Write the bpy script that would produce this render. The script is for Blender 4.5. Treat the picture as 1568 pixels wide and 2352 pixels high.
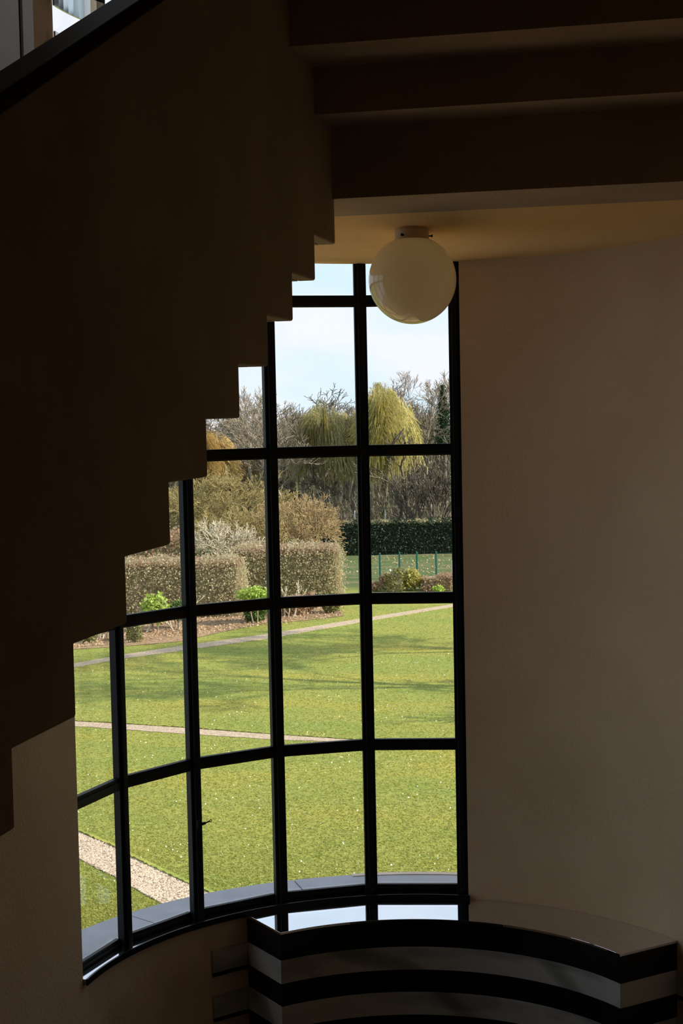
import bpy, math, random
import numpy as np
from mathutils import Vector, Matrix

for _o in list(bpy.data.objects):
    bpy.data.objects.remove(_o)
S = bpy.context.scene
COL = S.collection
random.seed(4)
RNG = np.random.default_rng(7)

# ------------------------------------------------------------------ camera
EYE = 7.0                                   # eye height above the garden
FPX, PITCH, ROLL, YAW = 3642.3, 0.0646, 0.0205, 0.2224
_c, _s = math.cos(YAW), math.sin(YAW)
_cp, _sp = math.cos(PITCH), math.sin(PITCH)
_cr, _sr = math.cos(ROLL), math.sin(ROLL)
_right0 = Vector((_c, _s, 0)); FWD = Vector((-_s*_cp, _c*_cp, -_sp)); _up0 = Vector((-_s*_sp, _c*_sp, _cp))
CR = _right0*_cr - _up0*_sr
CU = _up0*_cr + _right0*_sr
cam_d = bpy.data.cameras.new('camera')
cam = bpy.data.objects.new('camera', cam_d)
COL.objects.link(cam)
cam.matrix_world = Matrix(((CR.x, CU.x, -FWD.x, 0), (CR.y, CU.y, -FWD.y, 0), (CR.z, CU.z, -FWD.z, EYE), (0, 0, 0, 1)))
cam_d.sensor_fit = 'HORIZONTAL'; cam_d.sensor_width = 36.0
cam_d.lens = FPX/1568*36.0
cam_d.clip_start = 0.05; cam_d.clip_end = 1000
S.camera = cam

# ------------------------------------------------------------------ sky, sun, exposure
S.view_settings.view_transform = 'Standard'
S.view_settings.look = 'None'
S.view_settings.gamma = 1
S.view_settings.exposure = 0.0
S.view_settings.use_curve_mapping = False
S.cycles.diffuse_bounces = 8
S.cycles.max_bounces = 14
S.cycles.transparent_max_bounces = 24
W = bpy.data.worlds.new('World'); S.world = W; W.use_nodes = True
nt = W.node_tree; nt.nodes.clear()
wo = nt.nodes.new('ShaderNodeOutputWorld'); bg = nt.nodes.new('ShaderNodeBackground')
tc = nt.nodes.new('ShaderNodeTexCoord'); mp = nt.nodes.new('ShaderNodeMapping'); mp.inputs['Scale'].default_value = (1, 1, 2.6)
nz = nt.nodes.new('ShaderNodeTexNoise'); nz.inputs['Scale'].default_value = 7; nz.inputs['Detail'].default_value = 5; nz.inputs['Roughness'].default_value = 0.55
rp = nt.nodes.new('ShaderNodeValToRGB')
rp.color_ramp.elements[0].position = 0.36; rp.color_ramp.elements[0].color = (0.66, 0.86, 1.0, 1)
rp.color_ramp.elements[1].position = 0.62; rp.color_ramp.elements[1].color = (0.90, 0.91, 1.0, 1)
nt.links.new(tc.outputs['Generated'], mp.inputs[0]); nt.links.new(mp.outputs[0], nz.inputs['Vector'])
nt.links.new(nz.outputs[0], rp.inputs[0]); nt.links.new(rp.outputs[0], bg.inputs[0])
bg.inputs[1].default_value = 1.13
nt.links.new(bg.outputs[0], wo.inputs[0])
sun_d = bpy.data.lights.new('sun', 'SUN'); sun_d.energy = 7.4; sun_d.angle = math.radians(0.9); sun_d.color = (1.0, 0.88, 0.70)
sun = bpy.data.objects.new('sun', sun_d); COL.objects.link(sun)
_az = Vector((1.0, -0.04, 0)).normalized()     # towards the sun: to the right, a little behind the viewer
_el = math.radians(34)
SUNV = Vector((_az.x*math.cos(_el), _az.y*math.cos(_el), math.sin(_el)))
sun.rotation_euler = SUNV.to_track_quat('Z', 'Y').to_euler()
sun.location = (30, 20, 40)

# ------------------------------------------------------------------ helpers
def pix(x, y, Z):
    """world point seen at photo position x, y at depth Z"""
    return Vector((0, 0, EYE)) + (CR*((x-784)/FPX) + FWD - CU*((y-1176)/FPX))*Z
def ground(x, y, z=0.0):
    d = CR*((x-784)/FPX) + FWD - CU*((y-1176)/FPX)
    t = (z-EYE)/d.z
    return Vector((0, 0, EYE)) + d*t
def depth_of(p):
    return (p-Vector((0, 0, EYE))).dot(FWD)

def set_input(b, k, v):
    if k in b.inputs: b.inputs[k].default_value = v
def base_mat(name, rough=0.6, spec=0.5, metal=0.0):
    m = bpy.data.materials.new(name); m.use_nodes = True
    n = m.node_tree; b = n.nodes['Principled BSDF']
    b.inputs['Roughness'].default_value = rough; set_input(b, 'Specular IOR Level', spec); b.inputs['Metallic'].default_value = metal
    return m, n, b
def noise_mat(name, c0, c1, scale=8, detail=4, rough=0.6, spec=0.4, metal=0.0, bump=0.0, bscale=None, lo=0.35, hi=0.65, stretch=(1, 1, 1), extra=None):
    m, n, b = base_mat(name, rough, spec, metal)
    t = n.nodes.new('ShaderNodeTexCoord'); mpn = n.nodes.new('ShaderNodeMapping'); mpn.inputs['Scale'].default_value = stretch
    z = n.nodes.new('ShaderNodeTexNoise'); z.inputs['Scale'].default_value = scale; z.inputs['Detail'].default_value = detail
    r = n.nodes.new('ShaderNodeValToRGB')
    r.color_ramp.elements[0].position = lo; r.color_ramp.elements[0].color = (*c0, 1)
    r.color_ramp.elements[1].position = hi; r.color_ramp.elements[1].color = (*c1, 1)
    n.links.new(t.outputs['Object'], mpn.inputs[0]); n.links.new(mpn.outputs[0], z.inputs['Vector'])
    n.links.new(z.outputs[0], r.inputs[0]); n.links.new(r.outputs[0], b.inputs['Base Color'])
    if bump:
        z2 = n.nodes.new('ShaderNodeTexNoise'); z2.inputs['Scale'].default_value = bscale or scale*6; z2.inputs['Detail'].default_value = 3
        n.links.new(t.outputs['Object'], z2.inputs['Vector'])
        bp = n.nodes.new('ShaderNodeBump'); bp.inputs['Strength'].default_value = bump; bp.inputs['Distance'].default_value = 0.01
        n.links.new(z2.outputs[0], bp.inputs['Height']); n.links.new(bp.outputs[0], b.inputs['Normal'])
    return m
def leaf_mat(name, cols, rough=0.55, trans=0.25):
    m, n, b = base_mat(name, rough, 0.3)
    g = n.nodes.new('ShaderNodeNewGeometry'); r = n.nodes.new('ShaderNodeValToRGB'); r.color_ramp.interpolation = 'LINEAR'
    els = r.color_ramp.elements
    while len(els) < len(cols): els.new(0.5)
    for i, cc in enumerate(cols):
        els[i].position = i/(len(cols)-1); els[i].color = (*cc, 1)
    n.links.new(g.outputs['Random Per Island'], r.inputs[0]); n.links.new(r.outputs[0], b.inputs['Base Color'])
    if trans:
        tr = n.nodes.new('ShaderNodeBsdfTranslucent'); mx = n.nodes.new('ShaderNodeMixShader'); mx.inputs[0].default_value = trans
        n.links.new(r.outputs[0], tr.inputs[0]); n.links.new(b.outputs[0], mx.inputs[1]); n.links.new(tr.outputs[0], mx.inputs[2])
        n.links.new(mx.outputs[0], n.nodes['Material Output'].inputs[0])
    return m

M = {}
M['plaster'] = noise_mat('plaster', (0.615, 0.445, 0.285), (0.685, 0.505, 0.335), 1.6, 6, 0.85, 0.2, bump=0.25, bscale=60)
M['plaster_dado'] = noise_mat('worn_plaster', (0.60, 0.45, 0.32), (0.76, 0.59, 0.44), 2.5, 6, 0.85, 0.2, bump=0.3, bscale=40)
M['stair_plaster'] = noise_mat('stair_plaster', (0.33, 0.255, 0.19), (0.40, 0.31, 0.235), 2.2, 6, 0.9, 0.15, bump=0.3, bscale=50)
M['ceiling_plaster'] = noise_mat('ceiling_plaster', (0.76, 0.51, 0.245), (0.82, 0.57, 0.285), 1.8, 5, 0.85, 0.2, bump=0.2, bscale=50)
M['steel'] = noise_mat('black_painted_steel', (0.006, 0.007, 0.008), (0.012, 0.013, 0.014), 12, 3, 0.5, 0.15, bump=0.15, bscale=90)
M['black_marble'] = noise_mat('black_marble', (0.003, 0.003, 0.003), (0.009, 0.009, 0.010), 5, 6, 0.3, 0.25)
M['coping_marble'] = noise_mat('banister_black_stone', (0.005, 0.006, 0.005), (0.010, 0.011, 0.010), 5, 6, 0.5, 0.12)
M['white_marble'] = noise_mat('grey_white_marble', (0.30, 0.29, 0.28), (0.46, 0.44, 0.42), 2.2, 8, 0.3, 0.4, lo=0.38, hi=0.5, stretch=(1, 1, 3))
M['polished'] = noise_mat('polished_top', (0.78, 0.78, 0.85), (0.84, 0.84, 0.90), 3, 3, 0.05, 0.5, metal=1.0)
M['polished_sill'] = noise_mat('polished_sill_stone', (0.62, 0.62, 0.70), (0.68, 0.68, 0.76), 3, 3, 0.07, 0.5, metal=1.0)
M['band_metal'] = noise_mat('polished_guard_metal', (0.66, 0.67, 0.68), (0.74, 0.75, 0.76), 3, 3, 0.12, 0.5, metal=1.0)
M['pale_panel'] = noise_mat('pale_grey_panel', (0.80, 0.81, 0.88), (0.90, 0.90, 0.95), 2, 5, 0.5, 0.4, stretch=(2, 2, .4))
M['slate'] = noise_mat('slate_coping', (0.33, 0.33, 0.39), (0.39, 0.39, 0.45), 6, 5, 0.55, 0.4, bump=0.15, bscale=70)
M['rim'] = noise_mat('sun_painted_rim', (0.62, 0.50, 0.42), (0.75, 0.62, 0.54), 6, 5, 0.7, 0.3)  # sunlight on the ledge edge put in as a paler colour
M['brick'] = noise_mat('yellow_brick_face', (0.50, 0.34, 0.14), (0.62, 0.44, 0.2), 7, 4, 0.8, 0.2, bump=0.4, bscale=30)
M['dark'] = noise_mat('dark_recess', (0.004, 0.004, 0.004), (0.008, 0.008, 0.008), 4, 2, 0.7, 0.2)
M['bark'] = noise_mat('grey_brown_bark', (0.24, 0.20, 0.16), (0.38, 0.32, 0.25), 3, 4, 0.9, 0.1)
M['bark_dark'] = noise_mat('dark_bark', (0.11, 0.095, 0.08), (0.18, 0.155, 0.12), 3, 4, 0.9, 0.1)
M['bark_hazed'] = noise_mat('hazed_far_bark', (0.40, 0.36, 0.34), (0.52, 0.47, 0.45), 2, 4, 0.9, 0.1)  # distance haze put in as a lighter bark colour
M['twig_olive'] = noise_mat('olive_twigs', (0.26, 0.21, 0.09), (0.44, 0.37, 0.18), 2.5, 4, 0.9, 0.1)
M['twig_tan'] = noise_mat('tan_twigs', (0.34, 0.24, 0.13), (0.50, 0.38, 0.22), 2.5, 4, 0.9, 0.1)
M['twig_pale'] = noise_mat('pale_twigs', (0.50, 0.44, 0.34), (0.66, 0.60, 0.48), 2.5, 4, 0.9, 0.1)
M['willow'] = leaf_mat('willow_green_strands', [(0.34, 0.31, 0.12), (0.50, 0.45, 0.15), (0.62, 0.55, 0.18), (0.40, 0.35, 0.17), (0.70, 0.63, 0.24), (0.32, 0.27, 0.15)], trans=0.35)
M['willow_dull'] = leaf_mat('willow_olive_strands', [(0.27, 0.25, 0.12), (0.36, 0.33, 0.14), (0.56, 0.51, 0.19), (0.30, 0.26, 0.15), (0.40, 0.36, 0.18)], trans=0.3)
M['willow_gold'] = leaf_mat('willow_gold_strands', [(0.48, 0.32, 0.11), (0.60, 0.42, 0.14), (0.55, 0.42, 0.19), (0.40, 0.28, 0.12)], trans=0.35)
M['thicket'] = leaf_mat('thicket_twigs', [(0.12, 0.105, 0.08), (0.20, 0.165, 0.125), (0.17, 0.165, 0.10), (0.26, 0.21, 0.16)], trans=0.1)
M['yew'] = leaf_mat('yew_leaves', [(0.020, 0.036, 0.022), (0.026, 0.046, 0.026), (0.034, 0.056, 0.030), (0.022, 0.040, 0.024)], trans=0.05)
M['hedge_top_lit'] = leaf_mat('sunlit_hedge_top', [(0.20, 0.19, 0.10), (0.34, 0.30, 0.18), (0.26, 0.25, 0.14)], trans=0.2)  # sun on the hedge tops painted as paler leaves
M['hedge_mix'] = leaf_mat('brown_green_hedge_leaves', [(0.42, 0.39, 0.24), (0.48, 0.43, 0.27), (0.52, 0.40, 0.27), (0.44, 0.43, 0.27), (0.50, 0.48, 0.32), (0.58, 0.44, 0.31)], trans=0.45)
M['hedge_brown'] = leaf_mat('russet_hedge_leaves', [(0.40, 0.27, 0.18), (0.48, 0.32, 0.22), (0.36, 0.28, 0.18), (0.54, 0.39, 0.28)], trans=0.45)
M['hedge_core'] = noise_mat('hedge_inner_growth', (0.20, 0.18, 0.11), (0.32, 0.28, 0.18), 6, 4, 0.95, 0.1)
M['laurel'] = leaf_mat('bright_laurel_leaves', [(0.22, 0.34, 0.05), (0.38, 0.52, 0.08), (0.52, 0.62, 0.16), (0.16, 0.26, 0.05)], trans=0.35)
M['conifer'] = leaf_mat('low_conifer_leaves', [(0.05, 0.11, 0.025), (0.11, 0.18, 0.04), (0.16, 0.22, 0.06)], trans=0.15)
M['redtip'] = leaf_mat('red_tipped_leaves', [(0.20, 0.22, 0.06), (0.55, 0.16, 0.08), (0.34, 0.30, 0.10), (0.50, 0.24, 0.12), (0.24, 0.34, 0.12)], trans=0.3)
M['box'] = leaf_mat('box_leaves', [(0.16, 0.18, 0.06), (0.26, 0.26, 0.09), (0.22, 0.20, 0.10)], trans=0.2)
M['box_yellow'] = leaf_mat('yellow_shrub_leaves', [(0.38, 0.40, 0.10), (0.52, 0.48, 0.14), (0.44, 0.34, 0.16)], trans=0.3)
M['ivy'] = leaf_mat('ivy_leaves', [(0.02, 0.05, 0.02), (0.05, 0.09, 0.04), (0.03, 0.06, 0.04)], trans=0.1)
M['grass'] = leaf_mat('grass_blades', [(0.30, 0.34, 0.075), (0.35, 0.37, 0.09), (0.40, 0.39, 0.11), (0.32, 0.35, 0.08), (0.43, 0.39, 0.13)], trans=0.5)
M['daisy'] = leaf_mat('daisy_petals', [(0.8, 0.8, 0.75), (0.9, 0.85, 0.7), (0.75, 0.55, 0.3)], trans=0.2)
M['litter'] = leaf_mat('fallen_leaves', [(0.42, 0.28, 0.18), (0.56, 0.42, 0.30), (0.30, 0.20, 0.12)], trans=0.2)
M['soil'] = noise_mat('leafy_bed_soil', (0.20, 0.13, 0.08), (0.36, 0.26, 0.17), 9, 6, 0.95, 0.1, bump=0.6, bscale=14)
M['gravel'] = noise_mat('pinkish_gravel', (0.30, 0.23, 0.17), (0.50, 0.40, 0.31), 22, 5, 0.9, 0.2, bump=0.8, bscale=40, lo=0.38, hi=0.6)
M['pebble'] = leaf_mat('gravel_pebbles', [(0.30, 0.22, 0.17), (0.52, 0.41, 0.31), (0.64, 0.54, 0.44), (0.40, 0.31, 0.24)], trans=0)
M['fence_green'] = noise_mat('green_painted_steel', (0.01, 0.085, 0.07), (0.015, 0.11, 0.09), 9, 3, 0.4, 0.5)
M['white_paint'] = noise_mat('white_paint', (0.72, 0.72, 0.74), (0.82, 0.82, 0.84), 9, 3, 0.5, 0.4)
M['stake'] = noise_mat('yellow_stake', (0.55, 0.50, 0.18), (0.66, 0.6, 0.24), 9, 3, 0.6, 0.4)

def lawn_material():
    m, n, b = base_mat('lawn_turf', 0.8, 0.15)
    L = n.links.new
    t = n.nodes.new('ShaderNodeTexCoord')
    def ns(scale, det, stretch=(1, 1, 1)):
        mp_ = n.nodes.new('ShaderNodeMapping'); mp_.inputs['Scale'].default_value = stretch
        mp_.inputs['Rotation'].default_value = (0, 0, YAW)
        z = n.nodes.new('ShaderNodeTexNoise'); z.inputs['Scale'].default_value = scale; z.inputs['Detail'].default_value = det
        z.inputs['Roughness'].default_value = 0.65
        L(t.outputs['Object'], mp_.inputs[0]); L(mp_.outputs[0], z.inputs['Vector']); return z
    def ramp(src, stops):
        r = n.nodes.new('ShaderNodeValToRGB')
        while len(r.color_ramp.elements) < len(stops): r.color_ramp.elements.new(0.5)
        for e, (p, c) in zip(r.color_ramp.elements, stops): e.position = p; e.color = (*c, 1)
        L(src, r.inputs[0]); return r
    fine = ns(9, 6, (0.6, 1.0, 1)); big = ns(0.32, 4, (0.5, 1.4, 1)); mid = ns(1.7, 5)
    rf = ramp(fine.outputs[0], [(0.28, (0.17, 0.21, 0.045)), (0.5, (0.25, 0.275, 0.062)), (0.72, (0.34, 0.34, 0.09))])
    rb = ramp(big.outputs[0], [(0.35, (0.82, 0.95, 0.9)), (0.5, (1, 1, 1)), (0.65, (1.25, 1.06, 0.95))])
    mx = n.nodes.new('ShaderNodeMix'); mx.data_type = 'RGBA'; mx.blend_type = 'MULTIPLY'; mx.inputs[0].default_value = 1
    L(rf.outputs[0], mx.inputs[6]); L(rb.outputs[0], mx.inputs[7])
    rm = ramp(mid.outputs[0], [(0.58, (0, 0, 0)), (0.75, (0.55, 0.55, 0.55))])
    mx2 = n.nodes.new('ShaderNodeMix'); mx2.data_type = 'RGBA'; mx2.inputs[7].default_value = (0.36, 0.29, 0.09, 1)
    L(rm.outputs[0], mx2.inputs[0]); L(mx.outputs[2], mx2.inputs[6])
    # leaf litter beyond the fence line; tree shade there is painted as darker grass
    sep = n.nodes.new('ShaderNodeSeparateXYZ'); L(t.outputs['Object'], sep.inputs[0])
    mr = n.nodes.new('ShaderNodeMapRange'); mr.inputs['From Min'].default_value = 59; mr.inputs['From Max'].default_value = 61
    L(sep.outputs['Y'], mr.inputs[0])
    shaded_turf = ns(0.9, 5, (0.25, 1, 1))
    rp_ = ramp(shaded_turf.outputs[0], [(0.42, (0.085, 0.13, 0.045)), (0.56, (0.12, 0.145, 0.065)), (0.68, (0.25, 0.20, 0.13))])
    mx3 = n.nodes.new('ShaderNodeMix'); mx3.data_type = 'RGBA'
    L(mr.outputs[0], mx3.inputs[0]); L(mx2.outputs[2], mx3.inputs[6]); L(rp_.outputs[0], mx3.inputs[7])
    L(mx3.outputs[2], b.inputs['Base Color'])
    bp = n.nodes.new('ShaderNodeBump'); bp.inputs['Strength'].default_value = 0.9; bp.inputs['Distance'].default_value = 0.06
    L(fine.outputs[0], bp.inputs['Height']); L(bp.outputs[0], b.inputs['Normal'])
    return m
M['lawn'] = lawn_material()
def vein(mat, amount=0.55):
    n = mat.node_tree; b = n.nodes['Principled BSDF']; src = b.inputs['Base Color'].links[0].from_socket
    t = n.nodes.new('ShaderNodeTexCoord'); mp_ = n.nodes.new('ShaderNodeMapping'); mp_.inputs['Rotation'].default_value = (0.4, 0.9, 0.5)
    w = n.nodes.new('ShaderNodeTexWave'); w.inputs['Scale'].default_value = 0.7; w.inputs['Distortion'].default_value = 5; w.inputs['Detail'].default_value = 4; w.inputs['Detail Scale'].default_value = 1.2
    r = n.nodes.new('ShaderNodeValToRGB'); r.color_ramp.elements[0].position = 0.0; r.color_ramp.elements[0].color = (amount,)*3+(1,)
    r.color_ramp.elements[1].position = 0.16; r.color_ramp.elements[1].color = (1, 1, 1, 1)
    mx = n.nodes.new('ShaderNodeMix'); mx.data_type = 'RGBA'; mx.blend_type = 'MULTIPLY'; mx.inputs[0].default_value = 1
    n.links.new(t.outputs['Object'], mp_.inputs[0]); n.links.new(mp_.outputs[0], w.inputs['Vector']); n.links.new(w.outputs['Fac'], r.inputs[0])
    n.links.new(src, mx.inputs[6]); n.links.new(r.outputs[0], mx.inputs[7]); n.links.new(mx.outputs[2], b.inputs['Base Color'])
vein(M['white_marble'])
def glass_material():
    m = bpy.data.materials.new('window_glass'); m.use_nodes = True; n = m.node_tree; n.nodes.clear()
    o = n.nodes.new('ShaderNodeOutputMaterial'); tr = n.nodes.new('ShaderNodeBsdfTransparent'); tr.inputs[0].default_value = (0.97, 0.985, 0.98, 1)
    gl = n.nodes.new('ShaderNodeBsdfGlossy'); gl.inputs['Roughness'].default_value = 0.0
    fr = n.nodes.new('ShaderNodeFresnel'); fr.inputs[0].default_value = 1.3
    gm = n.nodes.new('ShaderNodeNewGeometry'); mrg = n.nodes.new('ShaderNodeMapRange')     # same Fresnel on both faces of the sheet
    mrg.inputs['To Min'].default_value = 1.30; mrg.inputs['To Max'].default_value = 1/1.30
    n.links.new(gm.outputs['Backfacing'], mrg.inputs[0]); n.links.new(mrg.outputs[0], fr.inputs[0])
    mx = n.nodes.new('ShaderNodeMixShader')
    n.links.new(fr.outputs[0], mx.inputs[0]); n.links.new(tr.outputs[0], mx.inputs[1]); n.links.new(gl.outputs[0], mx.inputs[2])
    n.links.new(mx.outputs[0], o.inputs[0]); return m
M['glass'] = glass_material()
def opal_material():
    m = bpy.data.materials.new('opal_glass'); m.use_nodes = True; n = m.node_tree; n.nodes.clear()
    o = n.nodes.new('ShaderNodeOutputMaterial'); df = n.nodes.new('ShaderNodeBsdfDiffuse'); df.inputs[0].default_value = (0.98, 0.87, 0.64, 1)
    tr = n.nodes.new('ShaderNodeBsdfTranslucent'); tr.inputs[0].default_value = (1.0, 0.92, 0.72, 1)
    mx = n.nodes.new('ShaderNodeMixShader'); mx.inputs[0].default_value = 0.62
    n.links.new(df.outputs[0], mx.inputs[1]); n.links.new(tr.outputs[0], mx.inputs[2])
    gl = n.nodes.new('ShaderNodeBsdfGlossy'); gl.inputs['Roughness'].default_value = 0.06
    lw = n.nodes.new('ShaderNodeFresnel'); gm = n.nodes.new('ShaderNodeNewGeometry'); mrg = n.nodes.new('ShaderNodeMapRange')
    mrg.inputs['To Min'].default_value = 1.5; mrg.inputs['To Max'].default_value = 1/1.5
    n.links.new(gm.outputs['Backfacing'], mrg.inputs[0]); n.links.new(mrg.outputs[0], lw.inputs[0])
    m2 = n.nodes.new('ShaderNodeMixShader'); n.links.new(lw.outputs[0], m2.inputs[0]); n.links.new(mx.outputs[0], m2.inputs[1]); n.links.new(gl.outputs[0], m2.inputs[2])
    n.links.new(m2.outputs[0], o.inputs[0]); return m
M['opal'] = opal_material()

def tag(o, label=None, cat=None, group=None, kind=None):
    if label: o['label'] = label
    if cat: o['category'] = cat
    if group: o['group'] = group
    if kind: o['kind'] = kind
    return o
def empty(name, loc=(0, 0, 0), **kw):
    o = bpy.data.objects.new(name, None); o.empty_display_size = 0.2; COL.objects.link(o); o.location = loc
    return tag(o, **kw)
def link(name, me, mat, parent=None, smooth=False):
    if mat is not None: me.materials.append(mat)
    if smooth:
        me.polygons.foreach_set('use_smooth', np.ones(len(me.polygons), bool))
    o = bpy.data.objects.new(name, me); COL.objects.link(o)
    if parent is not None:
        o.parent = parent; o.matrix_parent_inverse = Matrix.Translation(-Vector(parent.location))
    return o
def poly(name, V, F, mat, parent=None, smooth=False, bevel=0.0):
    me = bpy.data.meshes.new(name); me.from_pydata([tuple(v) for v in V], [], F); me.update()
    o = link(name, me, mat, parent, smooth)
    if bevel:
        b = o.modifiers.new('bevel', 'BEVEL'); b.width = bevel; b.segments = 2; b.limit_method = 'ANGLE'
    return o
class MB:
    def __init__(s): s.v = []; s.f = []
    def add(s, V, F):
        k = len(s.v); s.v += [tuple(x) for x in V]; s.f += [tuple(i+k for i in f) for f in F]
    def box(s, x0, x1, y0, y1, z0, z1):
        s.add([(x0, y0, z0), (x1, y0, z0), (x1, y1, z0), (x0, y1, z0), (x0, y0, z1), (x1, y0, z1), (x1, y1, z1), (x0, y1, z1)],
              [(0, 3, 2, 1), (4, 5, 6, 7), (0, 1, 5, 4), (1, 2, 6, 5), (2, 3, 7, 6), (3, 0, 4, 7)])
    def obox(s, c, ax, ay, az):
        """box centred on c with half-axis vectors"""
        c = Vector(c); V = []
        for k in (-1, 1):
            for i, j in ((-1, -1), (1, -1), (1, 1), (-1, 1)): V.append(c+ax*i+ay*j+az*k)
        s.add(V, [(0, 3, 2, 1), (4, 5, 6, 7), (0, 1, 5, 4), (1, 2, 6, 5), (2, 3, 7, 6), (3, 0, 4, 7)])
    def arc(s, R0, R1, a0, a1, z0, z1, n=24):
        V = []
        for i in range(n+1):
            a = math.radians(a0+(a1-a0)*i/n); sn, cs = math.sin(a), math.cos(a)
            for R, z in ((R0, z0), (R1, z0), (R1, z1), (R0, z1)): V.append((CX+R*sn, CY+R*cs, z))
        F = []
        for i in range(n):
            for k in range(4):
                a = i*4+k; b_ = i*4+(k+1) % 4; F.append((a, b_, b_+4, a+4))
        F.append((3, 2, 1, 0)); F.append(tuple(n*4+k for k in range(4)))
        s.add(V, F)
    def cyl(s, p0, p1, r0, r1=None, n=12, caps=True):
        p0 = Vector(p0); p1 = Vector(p1); r1 = r0 if r1 is None else r1
        d = (p1-p0).normalized(); a = d.orthogonal().normalized(); b_ = d.cross(a)
        V = [p0+(a*math.cos(6.28318*i/n)+b_*math.sin(6.28318*i/n))*r0 for i in range(n)]
        V += [p1+(a*math.cos(6.28318*i/n)+b_*math.sin(6.28318*i/n))*r1 for i in range(n)]
        F = [(i, (i+1) % n, (i+1) % n+n, i+n) for i in range(n)]
        if caps: F += [tuple(range(n-1, -1, -1)), tuple(range(n, 2*n))]
        s.add(V, F)
    def lathe(s, c, prof, n=48):
        V = []; F = []
        for r, z in prof:
            for i in range(n): V.append((c[0]+r*math.cos(6.283185*i/n), c[1]+r*math.sin(6.283185*i/n), c[2]+z))
        for k in range(len(prof)-1):
            for i in range(n): F.append((k*n+i, k*n+(i+1) % n, (k+1)*n+(i+1) % n, (k+1)*n+i))
        F.append(tuple(range(n-1, -1, -1))); F.append(tuple((len(prof)-1)*n+i for i in range(n)))
        s.add(V, F)
    def build(s, name, mat, parent=None, smooth=False, bevel=0.0):
        return poly(name, s.v, s.f, mat, parent, smooth, bevel)
def struct(o): o['kind'] = 'structure'; return o

# ------------------------------------------------------------------ the stair hall
E = EYE
CX, CY = -1.1928, 6.4233        # centre of the apse
RI = 1.4718                     # inner wall
RG = 1.537                      # glass line
UL, UR = CX-RI, CX+RI           # side walls
Z_SILL = E-2.486
Z_FLOOR = E-3.56
Z_TOP = E+4.6

# apse wall: below the window (left quarter) and full height (right quarter)
m = MB(); m.arc(RI, RI+0.34, -90, 1.2, Z_FLOOR-0.3, Z_SILL-0.030, 48)
struct(m.build('wall_apse_left', M['plaster_dado'], smooth=False))
m = MB(); m.arc(RI, RI+0.34, 1.2, 90, Z_FLOOR-0.3, Z_TOP, 64)
struct(m.build('wall_apse_right', M['plaster']))
m = MB(); m.arc(RI, RI+0.34, -90, 1.2, E+3.6, Z_TOP, 40)
struct(m.build('wall_apse_head', M['plaster']))
m = MB(); m.box(UL-0.34, UL, -3.2, CY, Z_FLOOR-0.3, Z_TOP)
struct(m.build('wall_left', M['plaster']))
m = MB(); m.box(UR, UR+0.34, -3.2, CY, Z_FLOOR-0.3, Z_TOP)
struct(m.build('wall_right', M['plaster']))
m = MB(); m.box(UL-0.34, UR+0.34, -3.5, -3.2, Z_FLOOR-0.3, Z_TOP)
struct(m.build('wall_back', M['plaster']))
for nm, z0, z1 in (('floor', Z_FLOOR-0.3, Z_FLOOR), ('ceiling', Z_TOP, Z_TOP+0.3)):
    m = MB(); m.box(UL-0.34, UR+0.34, -3.5, CY, z0, z1); m.arc(0.01, RI+0.34, -90, 90, z0, z1, 40)
    struct(m.build(nm, M['plaster' if nm == 'ceiling' else 'black_marble']))
for m_ in ('wall_apse_left', 'wall_apse_right', 'wall_apse_head'):
    me = bpy.data.objects[m_].data
    me.polygons.foreach_set('use_smooth', np.ones(len(me.polygons), bool))
    md = bpy.data.objects[m_].modifiers.new('edge', 'EDGE_SPLIT'); md.split_angle = math.radians(30)

# half landing above the bay: flat strip, then a gently coved soffit down to the window head
def land_z(v):
    P_ = [(6.20, .834), (6.765, .834), (6.95, .800), (7.2, .768), (7.5, .744), (7.8, .729), (8.1, .720)]
    for (a, za), (b_, zb) in zip(P_, P_[1:]):
        if v <= b_: return E+za+(zb-za)*(v-a)/(b_-a)
    return E+.72
def landing(name, v0, v1, mat, n, ztop):
    vs = [v0+(v1-v0)*i/n for i in range(n+1)]
    V = []
    for v in vs:
        w = RG-0.028 if v > CY else RI
        h = math.sqrt(max(w*w-max(0, v-CY)**2, 1e-6)) if v > CY else RI
        hr = math.sqrt(max(RI*RI-max(0, v-CY)**2, 0)) if v > CY else RI
        x0, x1 = CX-h, max(CX+hr, CX)
        if v > CY+RI-0.001: x1 = min(CX+0.04, CX+h)
        V += [(x0, v, land_z(v)), (x1+0.0, v, land_z(v)), (x1, v, ztop), (x0, v, ztop)]
    F = []
    for i in range(n):
        for k in range(4):
            a = i*4+k; b_ = i*4+(k+1) % 4; F.append((a, a+4, b_+4, b_))
    F += [(0, 1, 2, 3), tuple(n*4+k for k in (3, 2, 1, 0))]
    return poly(name, V, F, mat)
half = empty('half_landing', (CX, 7.0, E+1.08), label='half landing over the bay window with a golden plaster underside', cat='landing')
a = landing('landing_strip', 6.203, 6.765, M['stair_plaster'], 4, E+1.118); a.parent = half; a.matrix_parent_inverse = Matrix.Translation(-Vector(half.location))
vend = CY+RG-0.03
a = landing('soffit', 6.765, vend, M['ceiling_plaster'], 60, E+1.08); a.parent = half; a.matrix_parent_inverse = Matrix.Translation(-Vector(half.location))
a['label'] = 'warm golden coved plaster underside'
me = a.data; me.polygons.foreach_set('use_smooth', np.ones(len(me.polygons), bool)); md = a.modifiers.new('e', 'EDGE_SPLIT'); md.split_angle = math.radians(25)

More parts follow.
